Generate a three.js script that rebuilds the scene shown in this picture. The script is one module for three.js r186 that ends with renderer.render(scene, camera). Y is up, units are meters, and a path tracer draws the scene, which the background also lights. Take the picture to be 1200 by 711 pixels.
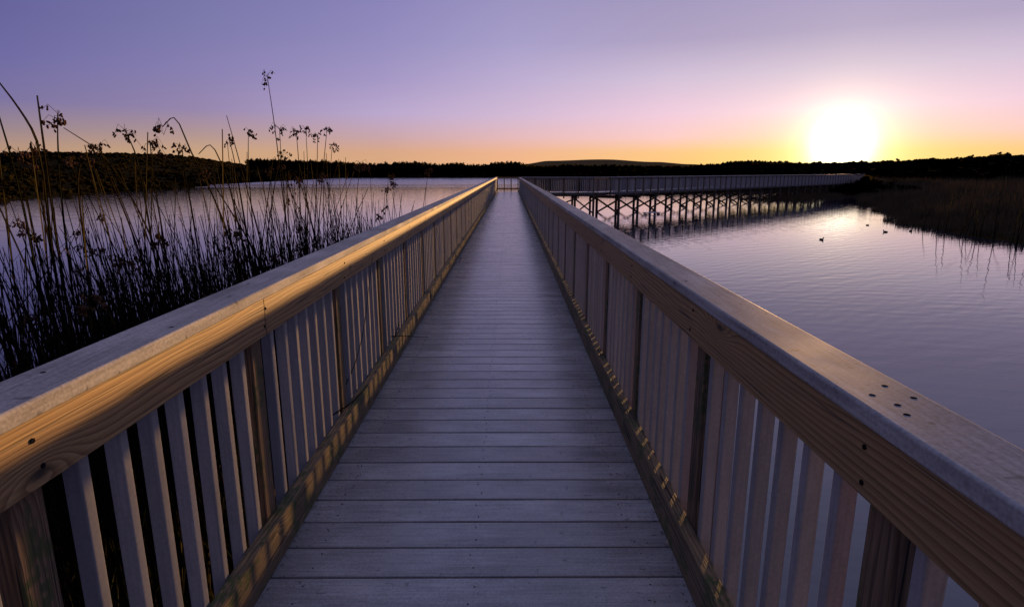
import * as THREE from 'three';
import { mergeGeometries } from 'three/addons/utils/BufferGeometryUtils.js';

// ------------------------------------------------------------------ camera, sky, sun, exposure
const scene = new THREE.Scene();
const camera = new THREE.PerspectiveCamera(53.85, 1024 / 606, 0.05, 6000);
camera.rotation.order = 'YXZ';
camera.position.set(0, 1.5, 0);
camera.rotation.set(-Math.atan(155 / 700), THREE.MathUtils.degToRad(-0.25), 0);
scene.add(camera);

const EXPOSURE = 2.0;
const SUN_AZ = THREE.MathUtils.degToRad(28.4), SUN_EL = THREE.MathUtils.degToRad(1.55);
const sunDir = new THREE.Vector3(Math.sin(SUN_AZ) * Math.cos(SUN_EL), Math.sin(SUN_EL), -Math.cos(SUN_AZ) * Math.cos(SUN_EL));
const sun = new THREE.DirectionalLight(new THREE.Color().setRGB(1.0, 0.54, 0.19), 3.4);
sun.position.copy(sunDir).multiplyScalar(300);
sun.castShadow = true; sun.shadow.radius = 1.6; sun.shadow.mapSize.set(2048, 2048);
Object.assign(sun.shadow.camera, { left: -80, right: 80, top: 40, bottom: -40, near: 1, far: 700 });
scene.add(sun);

const toLin = (c) => { c /= 255; return c <= 0.04045 ? c / 12.92 : Math.pow((c + 0.055) / 1.055, 2.4); };
function makeSky() {
  // dusk air: colours by height above the horizon for several bearings away from the sun
  const EL = [0, 1.7, 3, 5, 8, 11, 14.5, 25, 45, 90];
  const KEYS = [
    [0, [[255, 226, 100], [255, 224, 118], [255, 218, 172], [254, 220, 221], [217, 198, 213], [184, 171, 198], [174, 161, 197], [165, 163, 206], [135, 140, 187], [114, 122, 169]]],
    [14, [[255, 200, 118], [255, 202, 138], [254, 206, 200], [242, 205, 222], [212, 194, 217], [177, 164, 196], [164, 154, 190], [156, 156, 201], [133, 138, 184], [114, 122, 169]]],
    [28, [[243, 184, 134], [240, 182, 144], [230, 186, 186], [211, 186, 213], [190, 174, 210], [169, 160, 202], [157, 149, 193], [143, 144, 193], [129, 135, 182], [114, 122, 169]]],
    [40, [[219, 170, 126], [216, 167, 134], [202, 166, 170], [187, 168, 205], [164, 151, 197], [148, 141, 190], [137, 131, 184], [133, 136, 186], [125, 133, 180], [114, 122, 169]]],
    [55, [[206, 162, 116], [200, 162, 130], [178, 150, 148], [150, 134, 173], [136, 128, 177], [124, 121, 171], [116, 114, 167], [123, 128, 182], [123, 131, 178], [114, 122, 169]]],
    [68, [[190, 150, 110], [182, 148, 126], [156, 135, 142], [124, 116, 160], [109, 106, 162], [100, 98, 154], [97, 96, 152], [112, 116, 172], [119, 125, 174], [114, 122, 169]]],
    [110, [[150, 126, 116], [146, 124, 122], [134, 118, 138], [118, 110, 152], [106, 104, 158], [100, 99, 157], [98, 98, 156], [108, 112, 168], [117, 123, 172], [114, 122, 169]]],
    [180, [[112, 104, 140], [116, 104, 142], [122, 106, 146], [124, 108, 150], [112, 104, 154], [102, 100, 155], [98, 98, 155], [106, 111, 165], [114, 122, 171], [114, 122, 169]]],
  ].map(([d, cs]) => [d, cs.map((c) => c.map(toLin))]);
  const W = 2048, H = 1024, data = new Float32Array(W * H * 4);
  const ss = (t) => t * t * (3 - 2 * t);
  for (let j = 0; j < H; j++) {
    const lat = ((j + 0.5) / H - 0.5) * 180, el = Math.max(0, lat);
    let e = 0; while (e < EL.length - 2 && el > EL[e + 1]) e++;
    const te = (el - EL[e]) / (EL[e + 1] - EL[e]);
    for (let i = 0; i < W; i++) {
      const phi = ((i + 0.5) / W - 0.5) * 2 * Math.PI;            // atan2(z, x)
      const az = Math.atan2(Math.cos(phi), -Math.sin(phi));      // from -z towards +x
      let d = Math.abs(((az - SUN_AZ) * 180) / Math.PI); if (d > 180) d = 360 - d;
      let k = 0; while (k < KEYS.length - 2 && d > KEYS[k + 1][0]) k++;
      const tk = (d - KEYS[k][0]) / (KEYS[k + 1][0] - KEYS[k][0]);
      const o = (j * W + i) * 4;
      const dx = d * Math.cos((lat * Math.PI) / 180), dy = lat - 1.9;
      const r2 = dx * dx + dy * dy;
      const core = 3.2 * Math.exp(-r2 / (2 * 1.2 * 1.2)), ring = 0.7 * Math.exp(-(dx * dx + 1.15 * dy * dy) / (2 * 2.5 * 2.5)), halo = 0.16 * Math.exp(-(dx * dx * 0.6 + dy * dy) / (2 * 4.6 * 4.6));
      const g = [core + ring + halo, core * 0.95 + ring * 0.86 + halo * 0.8, core * 0.8 + ring * 0.5 + halo * 0.62];
      for (let c = 0; c < 3; c++) {
        const a = KEYS[k][1][e][c] + (KEYS[k][1][e + 1][c] - KEYS[k][1][e][c]) * te;
        const b = KEYS[k + 1][1][e][c] + (KEYS[k + 1][1][e + 1][c] - KEYS[k + 1][1][e][c]) * te;
        data[o + c] = (a + (b - a) * tk + g[c]) / EXPOSURE;
      }
      data[o + 3] = 1;
    }
  }
  const t = new THREE.DataTexture(data, W, H, THREE.RGBAFormat, THREE.FloatType);
  t.mapping = THREE.EquirectangularReflectionMapping; t.magFilter = THREE.LinearFilter; t.minFilter = THREE.LinearFilter;
  t.wrapS = THREE.RepeatWrapping; t.needsUpdate = true;
  return t;
}
const sky = makeSky();
scene.background = sky; scene.environment = sky;

const renderer = new THREE.WebGLRenderer({ antialias: true });
renderer.toneMapping = THREE.LinearToneMapping;
renderer.toneMappingExposure = EXPOSURE;
renderer.shadowMap.enabled = true;

// ------------------------------------------------------------------ helpers
function rng(seed) { let a = seed >>> 0; return () => { a = (a + 0x6d2b79f5) >>> 0; let t = Math.imul(a ^ (a >>> 15), 1 | a); t = (t + Math.imul(t ^ (t >>> 7), 61 | t)) ^ t; return ((t ^ (t >>> 14)) >>> 0) / 4294967296; }; }
const lerp = (a, b, t) => a + (b - a) * t, clamp = (x, a, b) => Math.min(b, Math.max(a, x));
const smooth = (t) => { t = clamp(t, 0, 1); return t * t * (3 - 2 * t); };
function lookup(table, x) {
  if (x <= table[0][0]) return table[0][1];
  for (let i = 1; i < table.length; i++) if (x <= table[i][0]) return lerp(table[i - 1][1], table[i][1], smooth((x - table[i - 1][0]) / (table[i][0] - table[i - 1][0])));
  return table[table.length - 1][1];
}
function hash2(x, y, s) { let h = Math.imul(x | 0, 374761393) ^ Math.imul(y | 0, 668265263) ^ Math.imul(s, 974634777); h = Math.imul(h ^ (h >>> 13), 1274126177); return ((h ^ (h >>> 16)) >>> 0) / 4294967296; }
function vnoise(x, y, s = 1, px = 0, py = 0) {   // value noise, tiling every px, py cells when given
  const x0 = Math.floor(x), y0 = Math.floor(y), fx = smooth(x - x0), fy = smooth(y - y0);
  const m = (v, p) => (p ? ((v % p) + p) % p : v);
  const a = hash2(m(x0, px), m(y0, py), s), b = hash2(m(x0 + 1, px), m(y0, py), s), c = hash2(m(x0, px), m(y0 + 1, py), s), d = hash2(m(x0 + 1, px), m(y0 + 1, py), s);
  return lerp(lerp(a, b, fx), lerp(c, d, fx), fy);
}
function fbm(x, y, s = 1, oct = 4) { let v = 0, a = 0.5; for (let i = 0; i < oct; i++) { v += a * vnoise(x, y, s + i); x *= 2.03; y *= 2.03; a *= 0.5; } return v; }

function fbmT(u, v, pu, pv, s = 1, oct = 4) { let r = 0, a = 0.5; for (let i = 0; i < oct; i++) { r += a * vnoise(u * pu, v * pv, s + i, pu, pv); pu *= 2; pv *= 2; a *= 0.5; } return r; }
const used = new Map();
function numbered(name) { const n = used.get(name) ?? 0; used.set(name, n + 1); return n ? `${name}_${String(n).padStart(3, '0')}` : name; }
function tag(o, label, category, group, kind) { if (label) o.userData.label = label; if (category) o.userData.category = category; if (group) o.userData.group = group; if (kind) o.userData.kind = kind; return o; }
function thing(name, label, category, pos = [0, 0, 0], turn = 0, group) { const g = new THREE.Group(); g.name = numbered(name); g.position.set(...pos); g.rotation.y = turn; tag(g, label, category, group); scene.add(g); return g; }
function part(name, geo, mat, parent, pos, rot) { const m = new THREE.Mesh(geo, mat); m.name = parent === scene ? numbered(name) : name; if (pos) m.position.set(...pos); if (rot) m.rotation.set(...rot); parent.add(m); return m; }

// a sawn or moulded bar along local x with eased edges; uv in metres (along the grain, round the girth)
function bar(len, h, w, ease = 0.004, seg = 1, uo = 0, vo = 0) {
  const pts = [];
  for (const [sy, sz, a0] of [[1, 1, 0], [1, -1, 1], [-1, -1, 2], [-1, 1, 3]])
    for (let i = 0; i <= seg; i++) { const a = (a0 + i / seg) * Math.PI / 2; pts.push([sy * (h / 2 - ease) + ease * Math.cos(a), sz * (w / 2 - ease) + ease * Math.sin(a)]); }
  // corner order: (+y,+z) arc from +y... rebuilt as a ring by angle
  const ring = [];
  const corners = [[1, 1], [-1, 1], [-1, -1], [1, -1]];
  corners.forEach(([sy, sz], q) => {
    for (let i = 0; i <= seg; i++) {
      const t = i / seg * Math.PI / 2;
      let ny, nz;
      if (q === 0) { ny = Math.cos(t); nz = Math.sin(t); } else if (q === 1) { ny = -Math.sin(t); nz = Math.cos(t); } else if (q === 2) { ny = -Math.cos(t); nz = -Math.sin(t); } else { ny = Math.sin(t); nz = -Math.cos(t); }
      ring.push([sy * (h / 2 - ease) + ease * ny, sz * (w / 2 - ease) + ease * nz, ny, nz]);
    }
  });
  const P = [], N = [], U = [], I = [], n = ring.length;
  let g = 0;
  for (let i = 0; i <= n; i++) {
    const r = ring[i % n]; if (i) { const q = ring[(i - 1) % n]; g += Math.hypot(r[0] - q[0], r[1] - q[1]); }
    for (const s of [-1, 1]) { P.push(s * len / 2, r[0], r[1]); N.push(0, r[2], r[3]); U.push(uo + s * len / 2, vo + g); }
  }
  for (let i = 0; i < n; i++) { const a = i * 2; I.push(a, a + 2, a + 1, a + 1, a + 2, a + 3); }
  for (const s of [-1, 1]) {
    const b = P.length / 3;
    for (const r of ring) { P.push(s * len / 2, r[0], r[1]); N.push(s, 0, 0); U.push(uo + r[0], vo + r[1]); }
    for (let i = 1; i < n - 1; i++) s > 0 ? I.push(b, b + i + 1, b + i) : I.push(b, b + i, b + i + 1);
  }
  const geo = new THREE.BufferGeometry();
  geo.setAttribute('position', new THREE.Float32BufferAttribute(P, 3)); geo.setAttribute('normal', new THREE.Float32BufferAttribute(N, 3)); geo.setAttribute('uv', new THREE.Float32BufferAttribute(U, 2)); geo.setIndex(I);
  return geo;
}
const xf = (geo, pos, rot = [0, 0, 0]) => geo.applyMatrix4(new THREE.Matrix4().compose(new THREE.Vector3(...pos), new THREE.Quaternion().setFromEuler(new THREE.Euler(...rot)), new THREE.Vector3(1, 1, 1)));
function barBetween(a, b, h, w, ease = 0.004, uo = 0) {
  const A = new THREE.Vector3(...a), B = new THREE.Vector3(...b), d = B.clone().sub(A), geo = bar(d.length(), h, w, ease, 1, uo);
  const q = new THREE.Quaternion().setFromUnitVectors(new THREE.Vector3(1, 0, 0), d.clone().normalize());
  return geo.applyMatrix4(new THREE.Matrix4().compose(A.add(B).multiplyScalar(0.5), q, new THREE.Vector3(1, 1, 1)));
}
// tube through points with a radius at each
function tube(pts, radii, sides = 5, cap = true) {
  const P = [], N = [], U = [], I = [], V = pts.map((p) => new THREE.Vector3(...p));
  let len = 0; const ref = new THREE.Vector3(0.31, 0.2, 0.93).normalize();
  V.forEach((v, i) => {
    const t = V[Math.min(i + 1, V.length - 1)].clone().sub(V[Math.max(i - 1, 0)]).normalize();
    const a = new THREE.Vector3().crossVectors(t, ref).normalize(), b = new THREE.Vector3().crossVectors(t, a);
    if (i) len += v.distanceTo(V[i - 1]);
    for (let k = 0; k <= sides; k++) { const ang = (k / sides) * Math.PI * 2, n = a.clone().multiplyScalar(Math.cos(ang)).addScaledVector(b, Math.sin(ang)); P.push(v.x + n.x * radii[i], v.y + n.y * radii[i], v.z + n.z * radii[i]); N.push(n.x, n.y, n.z); U.push(len, (k / sides) * 0.05); }
  });
  const s = sides + 1;
  for (let i = 0; i < V.length - 1; i++) for (let k = 0; k < sides; k++) { const a = i * s + k; I.push(a, a + s, a + 1, a + 1, a + s, a + s + 1); }
  const g = new THREE.BufferGeometry();
  g.setAttribute('position', new THREE.Float32BufferAttribute(P, 3)); g.setAttribute('normal', new THREE.Float32BufferAttribute(N, 3)); g.setAttribute('uv', new THREE.Float32BufferAttribute(U, 2)); g.setIndex(I);
  return g;
}

// ------------------------------------------------------------------ textures
function texture(w, h, sizeU, sizeV, fn, srgb = true) {
  const d = new Uint8Array(w * h * 4);
  for (let j = 0; j < h; j++) for (let i = 0; i < w; i++) { const c = fn(i / w, j / h), o = (j * w + i) * 4; d[o] = clamp(c[0], 0, 1) * 255; d[o + 1] = clamp(c[1], 0, 1) * 255; d[o + 2] = clamp(c[2], 0, 1) * 255; d[o + 3] = 255; }
  const t = new THREE.DataTexture(d, w, h); t.wrapS = t.wrapT = THREE.RepeatWrapping; t.magFilter = THREE.LinearFilter; t.minFilter = THREE.LinearMipmapLinearFilter; t.generateMipmaps = true;
  if (srgb) t.colorSpace = THREE.SRGBColorSpace; t.repeat.set(1 / sizeU, 1 / sizeV); t.needsUpdate = true; return t;
}
const KN = [[0.13, 0.22, 1], [0.47, 0.63, 0.8], [0.78, 0.35, 1.1], [0.9, 0.85, 0.7], [0.3, 0.9, 0.6]];
function grain(u, v, seed) {          // u along 2.4 m, v over 0.6 m
  let d = v * 34 + 2.6 * vnoise(u * 3, v * 5, seed, 3, 5) + 1.2 * vnoise(u * 9, v * 8, seed + 3, 9, 8), knot = 0;
  for (const [ku, kv, s] of KN) {
    let du = u - ku, dv = v - kv; du -= Math.round(du); dv -= Math.round(dv);
    const r = (du * du) / (0.03 * s) ** 2 + (dv * dv) / (0.045 * s) ** 2;
    d += 3.2 * s * Math.exp(-r * 0.55); knot = Math.max(knot, Math.exp(-r * 7));
  }
  const ph = d - Math.floor(d), late = Math.pow(ph, 2.2) * (ph > 0.93 ? (1 - ph) / 0.07 : 1);
  const fibre = vnoise(u * 40, v * 420, seed + 5, 40, 420) * 0.6 + vnoise(u * 16, v * 160, seed + 6, 16, 160) * 0.4;
  const check = smooth((vnoise(u * 7, v * 120, seed + 9, 7, 120) - 0.8) / 0.12);
  return { late, fibre, knot, check };
}
const T = {};
T.wood = texture(1024, 512, 2.4, 0.6, (u, v) => { const g = grain(u, v, 11); const k = clamp(0.97 - 0.3 * g.late - 0.22 * (g.fibre - 0.3) - 0.3 * g.check, 0.1, 1) * (1 - 0.72 * g.knot); return [k, k * (0.97 - 0.1 * g.late), k * (0.92 - 0.2 * g.late)]; });
T.woodBump = texture(1024, 512, 2.4, 0.6, (u, v) => { const g = grain(u, v, 11); const k = 0.7 - 0.3 * g.late - 0.25 * g.fibre - 0.45 * g.check; return [k, k, k]; }, false);
T.oldWood = texture(1024, 512, 2.4, 0.6, (u, v) => {
  const g = grain(u, v, 41), k = clamp(0.95 - 0.3 * g.late - 0.4 * (g.fibre - 0.3) - 0.6 * g.check, 0.06, 1) * (1 - 0.6 * g.knot);
  const m = smooth((fbmT(u, v, 18, 9, 71, 5) - 0.47) / 0.16) * smooth((vnoise(u * 150, v * 60, 75, 150, 60) - 0.2) / 0.5);   // moss and lichen patches
  return [lerp(k, 0.5 * (0.7 + 0.4 * g.fibre), m * 0.8), lerp(k * 0.96, 0.68 * (0.7 + 0.4 * g.fibre), m * 0.7), lerp(k * 0.9, 0.42 * (0.7 + 0.3 * g.fibre), m * 0.7)];
});
T.oldBump = texture(1024, 512, 2.4, 0.6, (u, v) => { const g = grain(u, v, 41); const k = 0.75 - 0.2 * g.late - 0.3 * g.fibre - 0.6 * g.check + 0.2 * fbmT(u, v, 60, 30, 81, 3); return [k, k, k]; }, false);
const comp = (u, v) => {
  const speck = vnoise(u * 600, v * 300, 21, 600, 300), streak = vnoise(u * 12, v * 260, 22, 12, 260) * 0.6 + vnoise(u * 30, v * 130, 23, 30, 130) * 0.4;
  const blot = fbmT(u, v, 9, 7, 25, 5), spot = smooth((vnoise(u * 90, v * 46, 29, 90, 46) - 0.93) / 0.05);
  return { speck, streak, blot, spot };
};
T.comp = texture(1024, 512, 2.4, 1.2, (u, v) => { const c = comp(u, v), k = clamp(0.9 - 0.16 * (c.speck - 0.5) - 0.2 * (c.streak - 0.4) - 0.3 * (c.blot - 0.44) - 0.2 * c.spot, 0, 1); return [k, k * 0.99, k * 0.97]; });
T.clean = texture(512, 256, 2.4, 1.2, (u, v) => { const c = comp(u, v), k = 0.92 - 0.1 * (c.speck - 0.5) - 0.12 * (c.streak - 0.4) - 0.14 * (c.blot - 0.4); return [k, k * 0.99, k * 0.98]; });
T.compBump = texture(1024, 512, 2.4, 1.2, (u, v) => { const c = comp(u, v), k = 0.5 + 0.3 * (c.speck - 0.5) + 0.5 * (c.streak - 0.5); return [k, k, k]; }, false);
T.compRough = texture(512, 256, 2.4, 1.2, (u, v) => { const k = 0.82 + 0.3 * (fbmT(u, v, 9, 6, 35, 4) - 0.5); return [k, k, k]; }, false);
T.ground = texture(512, 512, 14, 14, (u, v) => { const a = vnoise(u * 16, v * 16, 51, 16, 16), b = vnoise(u * 64, v * 64, 52, 64, 64), c = vnoise(u * 200, v * 200, 53, 200, 200), k = 0.35 + 0.25 * a + 0.25 * b + 0.2 * c; return [k, k * (0.88 + 0.1 * a), k * 0.72]; });
T.groundBump = texture(512, 512, 14, 14, (u, v) => { const k = 0.4 * vnoise(u * 24, v * 24, 55, 24, 24) + 0.35 * vnoise(u * 70, v * 70, 56, 70, 70) + 0.25 * vnoise(u * 190, v * 190, 57, 190, 190); return [k, k, k]; }, false);
function waves(n, seed, lmin, lmax, size, spread, res) {
  const R = rng(seed), list = [];
  for (let i = 0; i < n; i++) {
    const lam = lmin * Math.pow(lmax / lmin, R()), a = 1.45 + (R() - 0.5) * spread, k = size / lam;   // crests lie mostly across the walk
    const kx = Math.round(k * Math.cos(a)), ky = Math.round(k * Math.sin(a)); if (!kx && !ky) continue;
    list.push([kx, ky, R() * 6.283, Math.pow(lam / lmax, 1.05)]);
  }
  const amp = Math.sqrt(list.reduce((s, w) => s + w[3] * w[3], 0) / 2);
  return texture(res, res, size, size, (u, v) => { let h = 0; for (const [kx, ky, p, a] of list) h += a * Math.sin(6.28318 * (kx * u + ky * v) + p); const k = 0.5 + (h / amp) * 0.14; return [k, k, k]; }, false);
}
T.ripple = waves(46, 5, 0.09, 0.75, 7.3, 1.5, 1024);
T.chop = waves(40, 8, 0.25, 2.4, 19, 2.2, 512);

// ------------------------------------------------------------------ materials
const lin = (r, g, b) => new THREE.Color().setRGB(r, g, b);
const std = (color, o = {}) => new THREE.MeshStandardMaterial({ color, roughness: 0.8, metalness: 0, ...o });
const matte = (color, o = {}) => new THREE.MeshPhysicalMaterial({ color, roughness: 1, metalness: 0, specularIntensity: 0, ...o });
const M = {};
const tints = [1, 0.9, 1.06, 0.95];
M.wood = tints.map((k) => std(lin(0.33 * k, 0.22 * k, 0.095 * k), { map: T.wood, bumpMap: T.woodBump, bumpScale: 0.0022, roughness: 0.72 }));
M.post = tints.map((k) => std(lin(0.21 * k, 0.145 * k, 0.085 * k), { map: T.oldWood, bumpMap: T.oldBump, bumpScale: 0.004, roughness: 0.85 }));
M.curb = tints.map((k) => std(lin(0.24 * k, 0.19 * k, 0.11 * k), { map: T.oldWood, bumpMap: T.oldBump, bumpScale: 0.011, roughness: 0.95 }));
M.deck = [1, 0.88, 1.08, 0.94, 1.03, 0.82].map((k) => std(lin(0.43 * k, 0.425 * k, 0.41 * k), { map: T.comp, bumpMap: T.compBump, bumpScale: 0.0005, roughness: 0.33, roughnessMap: T.compRough }));
M.cap = tints.map((k) => matte(lin(0.43 * k, 0.425 * k, 0.41 * k), { map: T.comp, bumpMap: T.compBump, bumpScale: 0.0001, specularIntensity: 0.04, roughness: 0.8, roughnessMap: T.compRough }));
M.baluster = [1, 0.9, 1.06, 0.95].map((k) => matte(lin(0.31 * k, 0.31 * k, 0.3 * k), { map: T.clean, bumpMap: T.compBump, bumpScale: 0.0003, roughness: 0.75, specularIntensity: 0.7 }));
M.pale = std(lin(0.75, 0.73, 0.7), { map: T.clean, roughness: 0.6 });
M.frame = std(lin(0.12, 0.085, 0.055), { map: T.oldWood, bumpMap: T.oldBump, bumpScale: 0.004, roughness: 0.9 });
M.screw = matte(lin(0.012, 0.011, 0.011));
M.ground = matte(lin(0.06, 0.046, 0.028), { map: T.ground, bumpMap: T.groundBump, bumpScale: 0.12 });
M.dune = matte(lin(0.24, 0.18, 0.13), { map: T.ground });
M.water = new THREE.MeshPhysicalMaterial({ color: lin(0.02, 0.02, 0.026), roughness: 0.03, ior: 1.8, bumpMap: T.ripple, bumpScale: 0.0042 });
M.waterMid = new THREE.MeshPhysicalMaterial({ color: lin(0.02, 0.02, 0.026), roughness: 0.06, ior: 1.8, bumpMap: T.chop, bumpScale: 0.05 });
M.waterFar = new THREE.MeshPhysicalMaterial({ color: lin(0.02, 0.02, 0.026), roughness: 0.18, ior: 1.8, bumpMap: T.chop, bumpScale: 0.2 });
M.reed = [[0.075, 0.062, 0.03], [0.1, 0.07, 0.034], [0.05, 0.052, 0.026], [0.13, 0.095, 0.05]].map((c) => matte(lin(...c), { roughness: 0.8, specularIntensity: 0.35 }));
M.seed = matte(lin(0.075, 0.04, 0.022));
M.leaf = matte(lin(0.055, 0.046, 0.022), { transmission: 0.35, thickness: 0, side: THREE.DoubleSide });
M.leafDark = matte(lin(0.045, 0.045, 0.022), { transmission: 0.35, thickness: 0, side: THREE.DoubleSide });
M.marsh = matte(lin(0.075, 0.054, 0.028), { transmission: 0.12, thickness: 0, side: THREE.DoubleSide });
M.bark = std(lin(0.07, 0.05, 0.035), { roughness: 0.95 });

// ------------------------------------------------------------------ ground, hills, water
const WATER = -1.6;
const leftShore = [[-60, -34], [0, -42], [40, -50], [64, -54], [100, -60], [160, -71], [280, -78], [330, -60]];
const ridgeH = [[0, 1], [100, 1.5], [130, 2.3], [165, 4.8], [205, 7.0], [235, 7.2], [270, 5.8], [300, 3.6], [335, 2.4], [420, 2.4]];
const rightShore = [[-60, 34], [-20, 27], [5, 21.5], [20, 22.3], [27, 23.6], [33, 24], [36, 24.4], [46, 29.5], [56, 34.8], [75, 43.5], [92, 50], [100, 47], [106, 8], [116, 3.5], [300, 6]];
const rightRidge = [[-60, 1], [0, 0.8], [0.28, 1.4], [0.33, 2.4], [0.38, 3.9], [0.44, 3.6], [0.5, 3.5], [0.6, 4.0], [0.7, 4.8], [0.76, 5.2], [0.8, 6.4], [0.83, 6.2], [0.87, 5], [1.1, 4.5], [3, 4]];
function groundHeight(x, z) {
  const D = -z, n = fbm(x * 0.06 + 40, z * 0.06 + 40, 91, 4) - 0.47, n2 = fbm(x * 0.4 + 9, z * 0.4 + 9, 95, 3) - 0.44;
  let h = -2.9 + n * 0.6;
  const wob = 5 * (vnoise(D * 0.07 + 7, 3, 97) - 0.5) + 1.6 * (vnoise(D * 0.4, 5, 98) - 0.5);
  const dl = lookup(leftShore, D) - x + wob * 0.6;
  if (dl > -6 && D < 600) { const r = lookup(ridgeH, D), s = smooth(dl / 58); h = Math.max(h, WATER - 0.5 + 0.5 * smooth((dl + 6) / 6) + clamp(dl * 0.05, 0, 0.6) + (r + 1.0) * s + n * 1.6 * s + n2 * 0.3 * smooth(dl / 10)); }
  const dr = x - lookup(rightShore, D) + wob * 0.45;
  if (dr > -4) {
    const rho = Math.hypot(x, z), t = Math.max(x, 1) / Math.max(D, 1), s = smooth((rho - 150) / 130);
    h = Math.max(h, WATER - 0.6 + 0.7 * smooth((dr + 4) / 5) + clamp(dr * 0.012, 0, 0.5) + n2 * 0.3 + (lookup(rightRidge, D > 0 ? t : 3) + 1.3) * s * (dr > 0 ? 1 : 0) * smooth(dr / 20) + n * 1.3 * s);
  }
  const df = D - 296 - 6 * (vnoise(x * 0.03, 8, 99) - 0.5);
  if (df > -6) h = Math.max(h, WATER - 0.5 + 0.6 * smooth((df + 6) / 7) + clamp(df * 0.02, 0, 3.6) + n * 2 * smooth(df / 60));
  // mud shoal under the near reeds
  const ex = (x + 4.6) / 4.4, ez = (D - 3.5) / 9.5, m = ex * ex + ez * ez;
  if (m < 1.4) h = Math.max(h, WATER - 0.5 + 0.62 * smooth((1.4 - m) / 1.1) + n2 * 0.12);
  return h;
}
{
  const radii = [0]; let r = 1.2; while (r < 5000) { radii.push(r); r += clamp(r * 0.035, 0.6, 220); }
  const A = 540, P = [], U = [], I = [];
  for (const q of radii) for (let a = 0; a <= A; a++) { const t = (a / A) * Math.PI * 2, x = q * Math.sin(t), z = -q * Math.cos(t); P.push(x, groundHeight(x, z), z); U.push(x, z); }
  for (let i = 0; i < radii.length - 1; i++) for (let a = 0; a < A; a++) { const b = i * (A + 1) + a, c = b + A + 1; I.push(b, b + 1, c, b + 1, c + 1, c); }
  const g = new THREE.BufferGeometry(); g.setAttribute('position', new THREE.Float32BufferAttribute(P, 3)); g.setAttribute('uv', new THREE.Float32BufferAttribute(U, 2)); g.setIndex(I); g.computeVertexNormals();
  tag(part('terrain', g, M.ground, scene), 'dark scrubby land and lake bed around the water', 'terrain', null, 'structure');
}
{ // far sand dunes beyond the trees
  const P = [], U = [], I = [], nx = 90, nz = 14;
  for (let j = 0; j <= nz; j++) for (let i = 0; i <= nx; i++) {
    const x = lerp(-40, 420, i / nx), t = (x + 40) / 460, s = Math.sin((j / nz) * Math.PI), z = -lerp(640, 1000, j / nz);
    const top = lookup([[0, 6], [0.13, 11], [0.2, 15], [0.35, 16.6], [0.5, 13.4], [0.6, 10.4], [0.68, 8], [0.8, 5], [1, 3]], t) + 1.2 * (fbm(x * 0.02, z * 0.01, 33, 3) - 0.45);
    P.push(x, -1.5 + (top + 1.5) * Math.pow(s, 0.8), z); U.push(x, z);
  }
  for (let j = 0; j < nz; j++) for (let i = 0; i < nx; i++) { const b = j * (nx + 1) + i, c = b + nx + 1; I.push(b, b + 1, c, b + 1, c + 1, c); }
  const g = new THREE.BufferGeometry(); g.setAttribute('position', new THREE.Float32BufferAttribute(P, 3)); g.setAttribute('uv', new THREE.Float32BufferAttribute(U, 2)); g.setIndex(I); g.computeVertexNormals();
  tag(part('dune_hill', g, M.dune, scene), 'pale bare dune ridge beyond the dark tree line', 'dune', null, 'structure');
}
function sheet(name, x0, x1, z0, z1, mat, label) {
  const g = new THREE.BufferGeometry();
  g.setAttribute('position', new THREE.Float32BufferAttribute([x0, WATER, z0, x1, WATER, z0, x0, WATER, z1, x1, WATER, z1], 3));
  g.setAttribute('normal', new THREE.Float32BufferAttribute([0, 1, 0, 0, 1, 0, 0, 1, 0, 0, 1, 0], 3));
  g.setAttribute('uv', new THREE.Float32BufferAttribute([x0, z0, x1, z0, x0, z1, x1, z1], 2)); g.setIndex([0, 2, 1, 1, 2, 3]);
  tag(part(name, g, mat, scene), label, 'water', null, 'structure');
}
sheet('lake_water', -700, 700, -118, 500, M.water, 'calm lake water around the boardwalk');
sheet('lake_water', -700, 700, -150, -118, M.waterMid, 'lightly ruffled band of lake water past the calm');
sheet('lake_water', -700, 700, -420, -150, M.waterFar, 'wind ruffled lake water below the tree line');

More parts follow.
